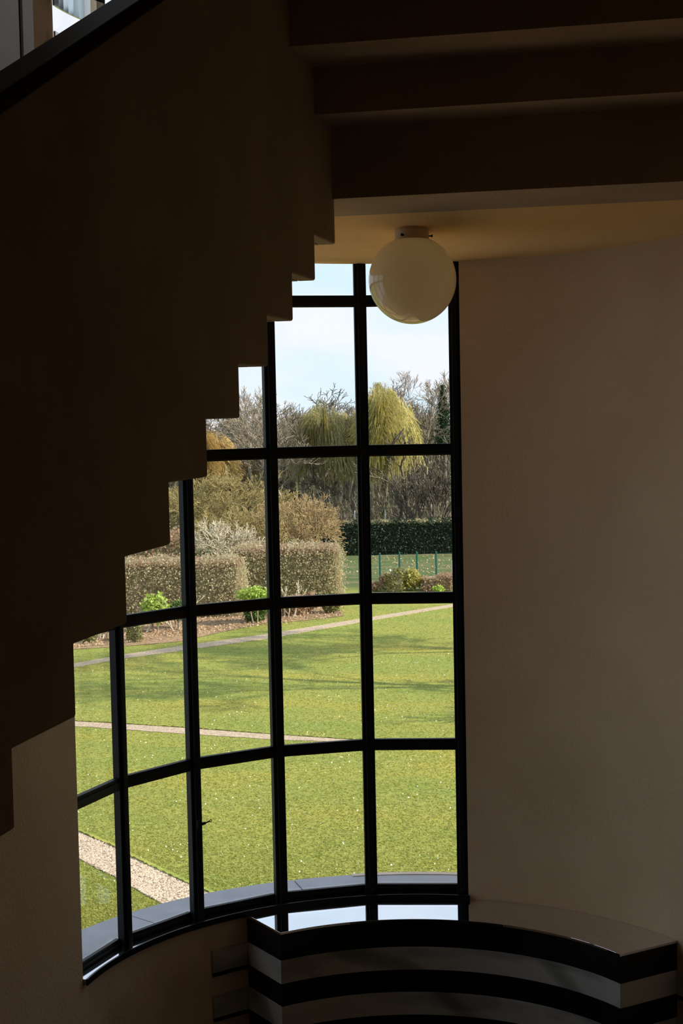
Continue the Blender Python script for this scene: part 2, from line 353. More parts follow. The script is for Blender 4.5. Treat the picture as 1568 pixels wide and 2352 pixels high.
# ---- lower flight: balustrade with a stepped underside, coping, steps
US = -1.4141; T1 = 0.3525; V0 = 6.2417; Z0 = 0.6592; R1 = 0.17
fl1 = empty('stair_flight', (-1.45, 4.2, E-0.5), label='dark plastered stair flight on the left with stepped underside and sloping black banister', cat='staircase')
def cop(v): return 0.6337+0.4591*(v-3.1118)
pf = []
NK = 15
for k in range(NK):
    v = V0-T1*k; z = Z0-R1*k
    pf += [(v, z), (v-T1, z)]
pf_top = [(V0-T1*NK, cop(V0-T1*NK)), (V0, cop(V0))]
prof = pf+pf_top
def extrude_profile(name, prof, x0, x1, mat, parent, bevel=0.0, label=None):
    n = len(prof); V = [(x0, v, E+z) for v, z in prof]+[(x1, v, E+z) for v, z in prof]
    F = [tuple(range(n-1, -1, -1)), tuple(range(n, 2*n))]+[(i, (i+1) % n, (i+1) % n+n, i+n) for i in range(n)]
    o = poly(name, V, F, mat, parent, bevel=bevel)
    if label: o['label'] = label
    return o
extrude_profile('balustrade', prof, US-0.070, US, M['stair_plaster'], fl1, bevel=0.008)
cp_ = [(V0-T1*NK, cop(V0-T1*NK)), (V0+0.0, cop(V0)), (V0, cop(V0)+0.046), (V0-T1*NK, cop(V0-T1*NK)+0.046)]
extrude_profile('banister_coping', cp_, US-0.072, US+0.020, M['coping_marble'], fl1, bevel=0.004, label='sloping black stone banister top')
for k in range(NK):
    v = V0-T1*k; z = Z0-R1*k
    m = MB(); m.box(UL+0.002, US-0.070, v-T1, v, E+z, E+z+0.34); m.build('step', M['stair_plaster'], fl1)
# ---- upper flight, climbing back towards the viewer overhead
fl2 = empty('stair_flight', (-0.55, 4.5, E+1.5), label='upper stair flight overhead at right, its underside a row of dark stepped beams', cat='staircase')
ed = [(6.203, .834), (5.9262, 1.1159), (5.5637, 1.2924)]
v, z = ed[-1]
for k in range(9):
    v -= T1; z += R1; ed.append((v, z))
m = MB(); m.box(US, UR, 5.9262, 6.203, E+1.1159, E+1.42); 
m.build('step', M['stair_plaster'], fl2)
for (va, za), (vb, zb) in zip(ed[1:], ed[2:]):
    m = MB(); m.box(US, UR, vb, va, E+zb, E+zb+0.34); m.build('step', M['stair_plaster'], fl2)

# ---- polished curved guard bands in front of the upper window
for i, (z0, z1) in enumerate(((1.725, 1.832), (1.511, 1.618), (1.297, 1.404))):
    g = empty('guard_band', (CX-1.44, CY, E+z0), label=['polished curved metal guard band across the upper window, the higher one',
              'curved metal guard band peeping over the black banister, the lower one', 'curved metal guard band on the half landing hidden behind the banister'][i], cat='guard rail', group='guard bands of the half landing')
    m = MB(); m.arc(1.446, 1.455, -91.5, 0, E+z0, E+z1, 48)
    m.build('band', M['band_metal'], g, smooth=False)
    for ph in (-89.5, -45, -2):
        q = math.radians(ph); d = Vector((math.sin(q), math.cos(q), 0)); c = Vector((CX, CY, E+(z0+z1)/2))
        m = MB(); m.cyl(c+d*1.44, c+d*1.475, 0.008, n=10); m.build('bolt', M['steel'], g)
# pale door casing on the left wall of the upper landing
dc = empty('door_casing', (UL, 5.9, E+1.2), label='pale grey door casing on the left wall above the banister', cat='door casing')
m = MB(); m.box(UL, UL+0.012, 5.2, 6.048, E+1.1, E+3.2); m.build('panel', M['pale_panel'], dc, bevel=0.002)
m = MB(); m.box(UL, UL+0.004, 6.048, 6.078, E+1.1, E+3.2); m.build('dark_joint', M['dark'], dc)
m = MB(); m.box(UL, UL+0.014, 6.078, 6.187, E+1.1, E+3.26); m.build('pilaster', M['pale_panel'], dc, bevel=0.002)

# ------------------------------------------------------------------ bay window
w1 = struct(empty('window_1', (CX-1.1, CY+1.1, E-2.45)))
def gp(j, R=RG, z=0.0):
    a = math.radians(18*j); return Vector((CX-R*math.sin(a), CY+R*math.cos(a), E+z))
PW, PD = 0.031, 0.020
ZB, ZT = -2.4527, 3.6
UP = Vector((0, 0, 1))
for j in range(6):
    a = math.radians(18*j); rad = Vector((-math.sin(a), math.cos(a), 0)); tan = Vector((math.cos(a), math.sin(a), 0))
    c = gp(j, RG-0.014, (Z_SILL-E+ZT)/2); hz = (ZT-(Z_SILL-E))/2
    m = MB(); m.obox(c, tan*PW, rad*PD, UP*hz)
    m.obox(c-rad*(PD+0.006), tan*(PW*0.45), rad*0.006, UP*hz)         # raised central fillet
    m.build('post', M['steel'], w1, bevel=0.003)
rows = [-1.7192+0.7537*k for k in range(7)]
for j in range(5):
    A, B = gp(j), gp(j+1); d = (B-A); L = d.length; d.normalize(); nrm = Vector((d.y, -d.x, 0))
    if nrm.dot(Vector((CX, CY, 0))-Vector((A.x, A.y, 0))) < 0: nrm = -nrm    # towards the room
    mid = (A+B)/2
    for z in rows:
        m = MB(); c = Vector((mid.x, mid.y, E+z))
        m.obox(c+nrm*0.008, d*(L/2-0.028), nrm*0.014, UP*0.029)
        m.obox(c+nrm*0.023+UP*-0.006, d*(L/2-0.030), nrm*0.006, UP*0.018)
        m.build('rail', M['steel'], w1, bevel=0.002)
    m = MB(); c = Vector((mid.x, mid.y, E+(ZB+Z_SILL-E)/2))
    m.obox(c-nrm*0.012, d*(L/2-0.028), nrm*0.012, UP*((ZB-(Z_SILL-E))/2))
    m.obox(c+nrm*0.002+UP*-0.004, d*(L/2-0.030), nrm*0.003, UP*0.006)
    m.build('rail', M['steel'], w1, bevel=0.002)
    zz = [ZB]+rows+[ZT]
    for z0, z1 in zip(zz, zz[1:]):
        m = MB(); c = Vector((mid.x, mid.y, E+(z0+z1)/2))
        m.obox(c-nrm*0.004, d*(L/2-0.02), nrm*0.0025, UP*((z1-z0)/2-0.012)); m.build('pane', M['glass'], w1)
# latch on the fourth post
j3 = 3; a = math.radians(18*j3); rad = Vector((-math.sin(a), math.cos(a), 0)); tan = Vector((math.cos(a), math.sin(a), 0))
c = gp(3, RG-0.045, -2.01)
m = MB(); m.obox(c, tan*0.012, rad*0.012, UP*0.02); m.cyl(c+tan*0.01-UP*0.004, c+tan*0.040-UP*0.004, 0.009, 0.007, 10)
m.cyl(c+tan*0.036-UP*0.004, c+tan*0.068+UP*0.001, 0.0035, n=8)
for i in range(10):
    q0, q1 = 0.6283*i, 0.6283*(i+1); cc = c+tan*0.074+UP*0.002
    m.cyl(cc+(tan*math.cos(q0)+UP*math.sin(q0))*0.006, cc+(tan*math.cos(q1)+UP*math.sin(q1))*0.006, 0.002, n=6)
lt = m.build('latch', M['steel'], w1)
# inside sill: polished ring with a black lip
m = MB(); m.arc(RI-0.014, RG+0.05, -90, 1.2, Z_SILL-0.02, Z_SILL, 60); m.build('sill', M['polished_sill'], w1)
m = MB(); m.arc(RI-0.022, RI-0.013, -90, 1.6, Z_SILL-0.028, Z_SILL+0.001, 60); m.build('sill_edge', M['black_marble'], w1)
# outside slate coping in 30 degree slabs
cps = struct(empty('trim_1', (CX, CY+1.7, E-2.5)))
for i, (a0, a1) in enumerate(((-90, -60.05), (-59.95, -29.85), (-29.75, 0.2), (0.3, 30), (30.1, 60), (60.1, 90))):
    if a0 < 0:
        m = MB(); m.arc(RG+0.0, 1.877, a0+0.06, a1-0.06, E-2.565, E-2.50, 16); m.build('slab', M['slate'], cps, bevel=0.003)
m = MB(); m.arc(1.842, 1.884, -20, 6, E-2.60, E-2.496, 24); m.build('sun_tone_rim', M['rim'], cps)  # painted stand-in for the sunlit outer edge of the coping
m = MB(); m.arc(RI+0.02, 1.79, -90, 90, 0, Z_FLOOR-0.3, 40); m.arc(RI+0.35, 1.82, -90, 0, Z_FLOOR-0.3, E-2.6, 40)
struct(m.build('wall_outer', M['brick']))
# added out of view: wing to shade the coping, terrace to bounce warm light
m = MB(); m.box(1.2, 9, 5.0, 9.7, 0, E+4.5)
struct(m.build('wall_shade_wing', M['brick']))
m = MB(); m.box(-14, 1.2, -3, 17.5, -0.2, 0.015)
struct(m.build('bounce_terrace_floor', noise_mat('warm_bounce_paving', (0.58, 0.38, 0.20), (0.70, 0.48, 0.27), 6, 4, 0.85, 0.2)))

# ------------------------------------------------------------------ striped marble bench
RB = 1.1290
bn = empty('curved_bench', (CX, CY+1.3, Z_FLOOR), label='curved built-in bench of black and grey-white marble stripes under the window', cat='bench')
A0, A1 = -44.2, 47.15
ztop = E-2.508
m = MB(); m.arc(RB-0.003, RI-0.002, A0-.1, A1+.1, ztop-0.012, ztop, 64); m.build('bench_top', M['polished'], bn, bevel=0.001)['label'] = 'mirror polished top'
zz = ztop-0.012; white = False; k = 0
edges = [ztop-0.012, E-2.6475]
while edges[-1] > Z_FLOOR+0.06: edges.append(edges[-1]-0.1135)
for z1, z0 in zip(edges, edges[1:]):
    z0 = max(z0, Z_FLOOR)
    m = MB(); dr = 0.004 if white else 0.0
    m.arc(RB-dr, RI-0.002, A0-dr*40, A1+dr*40, z0, z1, 64)
    o = m.build('white_stripe' if white else 'black_stripe', M['white_marble'] if white else M['black_marble'], bn)
    if white:
        for (b0, b1) in ((-52.4, A0-0.3), (A1+0.3, 55.4)):
            m = MB(); m.arc(RI-0.012, RI-0.001, b0, b1, z0+0.0, z1, 10); m.build('wall_return', M['white_marble'], bn)
            m = MB(); m.arc(RI-0.013, RI-0.001, b0+0.1, b1, z0-0.02, z0-0.0, 10); m.build('return_base', M['black_marble'], bn)
    white = not white

# ------------------------------------------------------------------ globe ceiling lamp
LX, LY = -1.2416, 7.02
lm = empty('globe_ceiling_lamp', (LX, LY, land_z(LY)), label='round opal glass globe lamp on the ceiling before the window', cat='lamp')
zc = E+0.569; rg = 0.1955
prof_ = []
for i in range(33):
    t = -math.pi/2+(math.pi-0.30)*i/32
    prof_.append((max(rg*math.cos(t), 0.002), rg*math.sin(t)))
m = MB(); m.lathe((LX, LY, zc), prof_, 64); m.build('globe', M['opal'], lm, smooth=True)
zt_ = zc+rg*math.sin(math.pi/2-0.30)
m = MB(); m.lathe((LX, LY, zt_-0.012), [(0.060, 0), (0.076, 0.0), (0.076, 0.045), (0.070, 0.058)], 48)
M['mount'] = noise_mat('cream_enamel', (0.50, 0.38, 0.24), (0.56, 0.43, 0.28), 6, 3, 0.4, 0.4)
m.build('ceiling_mount', M['mount'], lm)
for i in range(3):
    q = math.radians(12+120*i); d = Vector((math.cos(q), math.sin(q), 0)); c = Vector((LX, LY, zt_+0.006))
    m = MB(); m.cyl(c+d*0.07, c+d*0.088, 0.003, n=8); m.cyl(c+d*0.086, c+d*0.093, 0.006, n=10); m.build('screw', M['steel'], lm)

# ================================================================== the garden
def quads(name, P, size, mat, parent=None, aspect=1.0, up=None, seed=0, tilt=None):
    """many small free leaves: one diamond per point"""
    r = np.random.default_rng(seed); n = len(P)
    a = r.normal(size=(n, 3)); a /= np.linalg.norm(a, axis=1)[:, None]
    b = r.normal(size=(n, 3)); b -= (a*b).sum(1)[:, None]*a; b /= np.linalg.norm(b, axis=1)[:, None]
    s = size*(0.6+0.8*r.random(n))[:, None]
    V = np.stack([P-a*s, P-b*s*aspect, P+a*s, P+b*s*aspect], 1).reshape(-1, 3)
    return fast(name, V, 4, mat, parent)
def fast(name, V, k, mat, parent=None, F=None):
    me = bpy.data.meshes.new(name)
    V = np.asarray(V, dtype=np.float32)
    if F is None: F = np.arange(len(V), dtype=np.int32).reshape(-1, k)
    me.vertices.add(len(V)); me.vertices.foreach_set('co', V.ravel())
    me.loops.add(F.size); me.loops.foreach_set('vertex_index', F.astype(np.int32).ravel())
    me.polygons.add(len(F)); me.polygons.foreach_set('loop_start', np.arange(0, F.size, k, dtype=np.int32))
    me.polygons.foreach_set('loop_total', np.full(len(F), k, dtype=np.int32))
    me.update(calc_edges=True)
    return link(name, me, mat, parent)
def tubes(segs, n=3):
    """segs: array (m,8) p0 p1 r0 r1 -> verts, quads of n-sided tapered tubes"""
    sg = np.array(segs, dtype=float); p0, p1, r0, r1 = sg[:, :3], sg[:, 3:6], sg[:, 6], sg[:, 7]
    d = p1-p0; d /= (np.linalg.norm(d, axis=1)[:, None]+1e-9)
    h = np.where(np.abs(d[:, 2:3]) < 0.9, np.array([[0, 0, 1.0]]), np.array([[1.0, 0, 0]]))
    a = np.cross(d, h); a /= np.linalg.norm(a, axis=1)[:, None]; b = np.cross(d, a)
    V = []
    for p, r in ((p0, r0), (p1, r1)):
        for i in range(n):
            t = 2*math.pi*i/n; V.append(p+(a*math.cos(t)+b*math.sin(t))*r[:, None])
    V = np.stack(V, 1); m = len(sg)
    base = (np.arange(m)*2*n)[:, None, None]
    q = np.array([[i, (i+1) % n, (i+1) % n+n, i+n] for i in range(n)])[None]
    return V.reshape(-1, 3), (base+q).reshape(-1, 4)
def branch_tree(seed, H, trunk_h, spread, r0, levels=5, kids=(3, 4), up=0.35, rmin=0.012, wob=0.18, stems=1, ratio=0.68):
    r = random.Random(seed); segs = []
    def grow(p, d, L, rad, lev):
        nseg = 3 if lev < 3 else 2
        pts = [(p, rad)]
        for i in range(nseg):
            d = (d+Vector((r.gauss(0, wob), r.gauss(0, wob), r.gauss(0, wob)*0.6+up*0.10))).normalized()
            q = p+d*(L/nseg); ra = max(rmin, rad*(1-0.22*(i+1)/nseg*1.3))
            segs.append((*p, *q, max(rmin, pts[-1][1]), ra)); p = q; pts.append((p, ra))
        if lev >= levels: return
        nk = r.randint(*kids)
        for i in range(nk):
            q, ra = pts[-1] if i < 2 else pts[r.randint(1, len(pts)-1)]
            az = r.uniform(0, 6.283); ang = spread*(0.55+0.7*r.random())
            o = d.orthogonal().normalized(); o2 = d.cross(o)
            nd = (d*math.cos(ang)+(o*math.cos(az)+o2*math.sin(az))*math.sin(ang)+Vector((0, 0, up*0.3))).normalized()
            grow(q, nd, L*ratio*r.uniform(0.8, 1.15), max(rmin, ra*0.66), lev+1)
    for s in range(stems):
        az = 6.283*s/stems+r.random(); lean = 0.05 if stems == 1 else 0.45
        d = Vector((math.cos(az)*lean, math.sin(az)*lean, 1)).normalized()
        grow(Vector((math.cos(az), math.sin(az), 0))*(0.0 if stems == 1 else 0.12), d, trunk_h*r.uniform(0.85, 1.1), r0, 0)
    sg = np.array(segs); top = max(sg[:, 5].max(), 0.1); sg[:, :6] *= H/top
    return sg
def tree_obj(name, sg, base, mat, label, group=None, parts=True, split=0.35):
    """trunk = thick segments, branches = the rest"""
    root = empty(name, base, label=label, cat='tree', group=group)
    th = sg[:, 6] > np.max(sg[:, 6])*split
    for nm, sel, n in (('trunk', th, 6), ('branches', ~th, 3)):
        if sel.sum() == 0: continue
        V, F = tubes(sg[sel], n); V = V+np.array(base)
        fast(nm, V, 4, mat if not isinstance(mat, tuple) else mat[0 if nm == 'trunk' else 1], root, F)
    return root
def foot(px, Z):
    p = pix(px, 1100, Z); p.z = 0.0; return p
def topz(px, py, Z): return pix(px, py, Z).z

# lawn
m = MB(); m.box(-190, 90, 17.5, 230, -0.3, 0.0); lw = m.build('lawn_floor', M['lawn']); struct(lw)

def smooth_poly(pts, n):
    P = [Vector(p) for p in pts]; out = []
    L = [0]
    for a_, b_ in zip(P, P[1:]): L.append(L[-1]+(b_-a_).length)
    for i in range(n):
        t = L[-1]*i/(n-1); k = 0
        while k < len(L)-2 and L[k+1] < t: k += 1
        u = (t-L[k])/max(L[k+1]-L[k], 1e-6); out.append(P[k].lerp(P[k+1], u))
    return out
def ribbon(name, e0, e1, n, z, mat, label):
    A = smooth_poly([ground(*p) for p in e0], n); B = smooth_poly([ground(*p) for p in e1], n)
    V = []; F = []
    r = random.Random(len(name)+n)
    for i in range(n):
        j = r.uniform(-.02, .02); j2 = r.uniform(-.02, .02)
        V += [(A[i].x+j, A[i].y+j, z), (B[i].x+j2, B[i].y+j2, z), (A[i].x+j, A[i].y+j, z-0.02), (B[i].x+j2, B[i].y+j2, z-0.02)]
        if i < n-1: k = 4*i; F += [(k, k+1, k+5, k+4), (k+2, k, k+4, k+6), (k+1, k+3, k+7, k+5)]
    o = poly(name, V, F, mat); tag(o, label, 'path'); return o, A, B
p1o, PA, PB = ribbon('gravel_path', [(60, 1862), (180, 1912), (262, 1947), (293, 1966), (357, 1997), (432, 2032), (478, 2052), (560, 2090), (700, 2150)],
       [(60, 1930), (181, 1974), (262, 2014), (307, 2041), (366, 2074), (450, 2112), (520, 2150), (600, 2200), (700, 2260)], 60, 0.012, M['gravel'],
       'wide pinkish gravel path crossing the near corner of the lawn at lower left')
p2o, QA, QB = ribbon('gravel_path', [(40, 1655), (173, 1657), (280, 1663), (420, 1672), (620, 1687), (830, 1701)],
       [(40, 1664), (173, 1669), (280, 1676), (425, 1686), (620, 1699), (830, 1706)], 50, 0.012, M['gravel'],
       'narrow gravel path crossing the middle of the lawn')
p3o, RA_, RB_ = ribbon('gravel_path', [(60, 1540), (173, 1524), (277, 1505), (415, 1484), (610, 1457), (825, 1422), (1040, 1388), (1160, 1370)],
       [(60, 1550), (173, 1533), (277, 1514), (415, 1495), (610, 1468), (825, 1430), (1040, 1394), (1160, 1376)], 60, 0.012, M['gravel'],
       'long straight gravel path along the far edge of the lawn')
# turf lip on the sunny side of the near path
def lip(A, hgt, wid, sgn):
    V = []; F = []; n = len(A)
    for i in range(n):
        t = (A[min(i+1, n-1)]-A[max(i-1, 0)]).normalized(); q = Vector((-t.y, t.x, 0))*sgn
        p = A[i]; w = wid*(0.8+0.4*random.random()); h = hgt*(0.7+0.6*random.random())
        V += [(p.x, p.y, 0), (p.x-q.x*0.02, p.y-q.y*0.02, h), (p.x+q.x*w, p.y+q.y*w, h*0.7), (p.x+q.x*(w+.10), p.y+q.y*(w+.10), -0.01)]
        if i < n-1:
            k = 4*i; F += [(k, k+1, k+5, k+4), (k+1, k+2, k+6, k+5), (k+2, k+3, k+7, k+6)]
    return V, F
mm = MB()
for A, h, w, s_ in ((PA, 0.045, 0.05, 1), (QA, 0.03, 0.05, 1)):
    V, F = lip(smooth_poly(A, 160), h, w, s_); mm.add(V, F)
tag(mm.build('turf_edge', M['lawn']), 'raised cut turf edge along the upper side of the gravel paths', 'turf', kind='stuff')
# pebbles on the near path
P = []
for i in range(9000):
    t = RNG.random()*0.75; k = min(int(t*59), 58); f_ = t*59-k; s_ = RNG.random()
    a_ = PA[k].lerp(PA[k+1], f_); b_ = PB[k].lerp(PB[k+1], f_); q = a_.lerp(b_, s_); P.append((q.x, q.y, 0.018))
P = np.array(P); r = RNG
n = len(P); sc_ = 0.010+0.016*r.random(n)
off = np.array([[1, 0, 0], [0, 1, 0], [-1, 0, 0], [0, -1, 0], [0, 0, .8]], float)
ang = r.random(n)*6.28; ca, sa = np.cos(ang), np.sin(ang)
V = np.zeros((n, 5, 3))
for i in range(5):
    x, y, z = off[i]; V[:, i, 0] = P[:, 0]+(x*ca-y*sa)*sc_; V[:, i, 1] = P[:, 1]+(x*sa+y*ca)*sc_; V[:, i, 2] = P[:, 2]+z*sc_
F = (np.arange(n)*5)[:, None, None]+np.array([[0, 1, 4], [1, 2, 4], [2, 3, 4], [3, 0, 4]])[None]
tag(fast('pebbles', V.reshape(-1, 3), 3, M['pebble'], None, F.reshape(-1, 3)), 'loose pale pebbles scattered over the near gravel path', 'gravel', kind='stuff')

# grass tufts, daisies and fallen leaves on the part of the lawn in view
def in_path(x, y):
    for A, B in ((PA, PB), (QA, QB), (RA_, RB_)):
        pa = np.array([(p.x, p.y) for p in A]); pb = np.array([(p.x, p.y) for p in B]); c = (pa+pb)/2; w = np.linalg.norm(pa-pb, axis=1)/2
        d = np.hypot(x[:, None]-c[None, :, 0], y[:, None]-c[None, :, 1]); k = d.argmin(1)
        # perpendicular distance to centre line
        t = np.gradient(c, axis=0); t /= np.linalg.norm(t, axis=1)[:, None]
        dx, dy = x-c[k, 0], y-c[k, 1]; per = np.abs(dx*t[k, 1]-dy*t[k, 0]); wp = np.abs((pa-pb)[k, 0]*t[k, 1]-(pa-pb)[k, 1]*t[k, 0])/2
        yield (per < wp) & (d[np.arange(len(x)), k] < 2.5)
def scatter(n, y0, y1, x0=150, x1=1090, seed=1, power=1.0):
    r = np.random.default_rng(seed)
    Pd = r.random(n)**power; d0, d1 = EYE*FPX/(y1-937), EYE*FPX/(y0-937)      # near / far depth
    Z = d0+(d1-d0)*Pd; X = (x0+(x1-x0)*r.random(n)-784)/FPX*Z
    x = CR.x*X-_s*Z*1.0; y = CR.y*X+_c*Z
    keep = np.ones(n, bool)
    for mk in in_path(x, y): keep &= ~mk
    return np.stack([x[keep], y[keep], np.zeros(keep.sum())], 1)
G = scatter(130000, 1392, 2150, 150, 1090, 3, 2.8)
r = np.random.default_rng(5); n = len(G); h = 0.014+0.016*r.random(n); az = r.random(n)*6.28; w = 0.010+0.012*r.random(n); ln = 0.02*r.normal(size=(n, 2))
ax = np.stack([np.cos(az)*w, np.sin(az)*w, 0*w], 1); tip = np.stack([ln[:, 0], ln[:, 1], h], 1)
tag(fast('grass_blades', np.stack([G-ax, G+ax, G+tip], 1).reshape(-1, 3), 3, M['grass']), 'short mown grass covering the lawn below the window', 'grass', kind='stuff')
D = scatter(2600, 1500, 2150, 150, 1090, 11, 1.0); D[:, 2] = 0.05
cl = np.random.default_rng(8); D = D[cl.random(len(D)) < 0.2+0.55*(np.sin(D[:, 0]*1.7)*np.sin(D[:, 1]*1.3) > 0)]
quad_d = quads('daisies', D, 0.013, M['daisy'], seed=3); tag(quad_d, 'tiny white daisies scattered over the lawn', 'daisies', kind='stuff')

# planting bed in front of the left hedge
bed = [ground(*p) for p in [(100, 1500), (173, 1492), (300, 1484), (415, 1474), (520, 1450), (600, 1434), (700, 1426), (790, 1415), (775, 1395), (600, 1392), (430, 1408), (300, 1420), (100, 1450)]]
V = [(p.x, p.y, 0.012) for p in bed]; cen = sum((Vector(v) for v in V), Vector())/len(V); cen.z = 0.07
nb = len(V); V.append(tuple(cen)); F = [(i, (i+1) % nb, nb) for i in range(nb)]
poly('planting_bed', V, F, M['soil']); tag(bpy.data.objects['planting_bed'], 'brown leafy planting bed in front of the left hedge', 'flower bed')
r = np.random.default_rng(9); Lp = []
bx = np.array([(p.x, p.y) for p in bed])
while len(Lp) < 5000:
    px_ = r.uniform(120, 790); py_ = 1500-(px_-100)*0.12+r.uniform(-52, 2)+r.normal()*2
    q = ground(px_, py_); Lp.append((q.x, q.y, 0.06+0.02*r.random()))
tag(quads('leaf_litter', np.array(Lp), 0.03, M['litter'], seed=4), 'dry brown leaves littering the bed below the hedge', 'fallen leaves', kind='stuff')
Lp = scatter(500, 1277, 1320, 770, 1060, 21, 1.0); Lp[:, 2] = 0.04
tag(quads('leaf_litter', Lp, 0.035, M['litter'], seed=6), 'fallen leaves on the grass behind the green fence', 'fallen leaves', kind='stuff')

def shell_points(n, size, seed, rough=0.08, top_only=False):
    """points on a soft box of half-extent size, bottom left out"""
    r = np.random.default_rng(seed); sx, sy, sz = size
    ar = np.array([sy*sz, sy*sz, sx*sz, sx*sz, sx*sy]); f = r.choice(5, n, p=ar/ar.sum()) if not top_only else np.full(n, 4)
    u, v = r.uniform(-1, 1, n), r.uniform(-1, 1, n); P = np.zeros((n, 3))
    for k, (a, s) in enumerate(((0, -1), (0, 1), (1, -1), (1, 1), (2, 1))):
        sel = f == k; o = [i for i in range(3) if i != a]
        P[sel, a] = s; P[sel, o[0]] = u[sel]; P[sel, o[1]] = v[sel]
    P *= np.array(size); P += r.normal(size=(n, 3))*rough
    return P
YA = YAW
def place(P, c, yaw=YAW):
    ca_, sa_ = math.cos(yaw), math.sin(yaw); Q = P.copy()
    Q[:, 0] = P[:, 0]*ca_-P[:, 1]*sa_+c[0]; Q[:, 1] = P[:, 0]*sa_+P[:, 1]*ca_+c[1]; Q[:, 2] = P[:, 2]+c[2]; return Q
def hedge(name, px0, px1, Z, zt, depth, mat, label, nleaf=9000, leaf=0.05, rough=0.08, topmat=None, cat='hedge', yaw=YAW, core=True, zb=0.0):
    a_, b_ = foot(px0, Z), foot(px1, Z); c = (a_+b_)/2; L = (b_-a_).length
    fw = Vector((-_s, _c, 0)); c = c+fw*depth/2
    root = empty(name, (c.x, c.y, 0), label=label, cat=cat)
    hs = (L/2, depth/2, (zt-zb)/2)
    if core:
        bx_ = np.array([(x, y, z) for z in (-1, 1) for (x, y) in ((-1, -1), (1, -1), (1, 1), (-1, 1))], float)*np.array(hs)*np.array([0.985, 0.93, 0.96])
        V = place(bx_, (c.x, c.y, (zt+zb)/2), yaw)
        poly('inner_growth', V, [(0, 3, 2, 1), (4, 5, 6, 7), (0, 1, 5, 4), (1, 2, 6, 5), (2, 3, 7, 6), (3, 0, 4, 7)], M['yew'] if mat is M['yew'] else M['hedge_core'], root)
    P = shell_points(nleaf, hs, int(px0*7+Z), rough)
    P[:, 2] += 0.05*np.sin(P[:, 0]*3.1)+0.04*np.sin(P[:, 0]*7.3)*(P[:, 2] > 0)
    quads('foliage', place(P, (c.x, c.y, (zt+zb)/2), yaw), leaf, mat, root, seed=int(px0+Z))
    if topmat is not None:
        P = shell_points(nleaf//2, hs, int(px0*3+Z), rough*0.6, True); P[:, 2] += 0.03
        quads('clipped_top', place(P, (c.x, c.y, (zt+zb)/2), yaw), leaf, topmat, root, seed=int(px0+Z)+5)
    return root
def blob(name, px, Z, z0, z1, rx, mat, label, cat='shrub', n=3000, leaf=0.04, fill=0.5, stems=0, ry=None, group=None, bark='bark'):
    c = foot(px, Z); root = empty(name, (c.x, c.y, 0), label=label, cat=cat, group=group)
    r = np.random.default_rng(int(px*11+Z*3)); d = r.normal(size=(n, 3)); d /= np.linalg.norm(d, axis=1)[:, None]
    rad = (fill+(1-fill)*r.random(n))[:, None]; d = d*rad*(1+0.12*np.sin(d[:, 0:1]*9+d[:, 2:3]*7))
    P = d*np.array([rx, ry or rx, (z1-z0)/2])+np.array([c.x, c.y, (z0+z1)/2])
    quads('foliage', P, leaf, mat, root, seed=int(px))
    if stems:
        sg = []; rr = random.Random(int(px))
        for i in range(stems):
            a0 = rr.uniform(0, 6.28); q = Vector((c.x+math.cos(a0)*rx*0.15, c.y+math.sin(a0)*rx*0.15, 0)); t = Vector((c.x+math.cos(a0)*rx*0.6, c.y+math.sin(a0)*rx*0.6, z0+(z1-z0)*rr.uniform(.3, .8)))
            mid = q.lerp(t, .5)+Vector((rr.gauss(0, .05), rr.gauss(0, .05), 0.02)); sg += [(*q, *mid, .022, .016), (*mid, *t, .016, .008)]
        V, F = tubes(sg, 5); fast('stems', V, 4, M[bark], root, F)['kind'] = 'stuff'
    return root

# far dark yew hedge and the hedge behind it
hedge('clipped_hedge', 560, 1230, 75.8, 1.50, 1.3, M['yew'], 'tall dark green clipped hedge with top edge painted pale as sunlit at the end of the garden', 60000, 0.04, 0.06, M['hedge_top_lit'])
hedge('clipped_hedge', 855, 1230, 92, 1.15, 1.6, M['conifer'], 'low dim hedge behind the tall dark hedge, under the spreading tree', 9000, 0.08, 0.06, M['hedge_top_lit'])
# mixed brown hedges at left
hedge('leafy_hedge', 120, 541, 53.7, 1.78, 1.7, M['hedge_mix'], 'brown and green informal hedge behind the planting bed, left block', 46000, 0.030, 0.13, M['hedge_brown'])
hedge('leafy_hedge', 536, 768, 58.5, 1.74, 1.6, M['hedge_mix'], 'broad russet topped hedge ending at the green fence, right block', 36000, 0.030, 0.14, M['hedge_brown'])
hedge('shrub_border', 270, 425, 64, 1.95, 1.5, M['hedge_brown'], 'twiggy brown border seen behind the red tipped shrub', 7000, 0.05, 0.16)
blob('red_tipped_shrub', 345, 59.5, 0.0, 1.62, 1.3, M['redtip'], 'red tipped leafy shrub rising behind the left hedge', n=5000, leaf=0.035, ry=0.6)
blob('low_conifer', 470, 61.5, 0.2, 1.66, 0.98, M['conifer'], 'low spreading dark green conifer behind the left hedge', n=7000, leaf=0.04, ry=0.7)
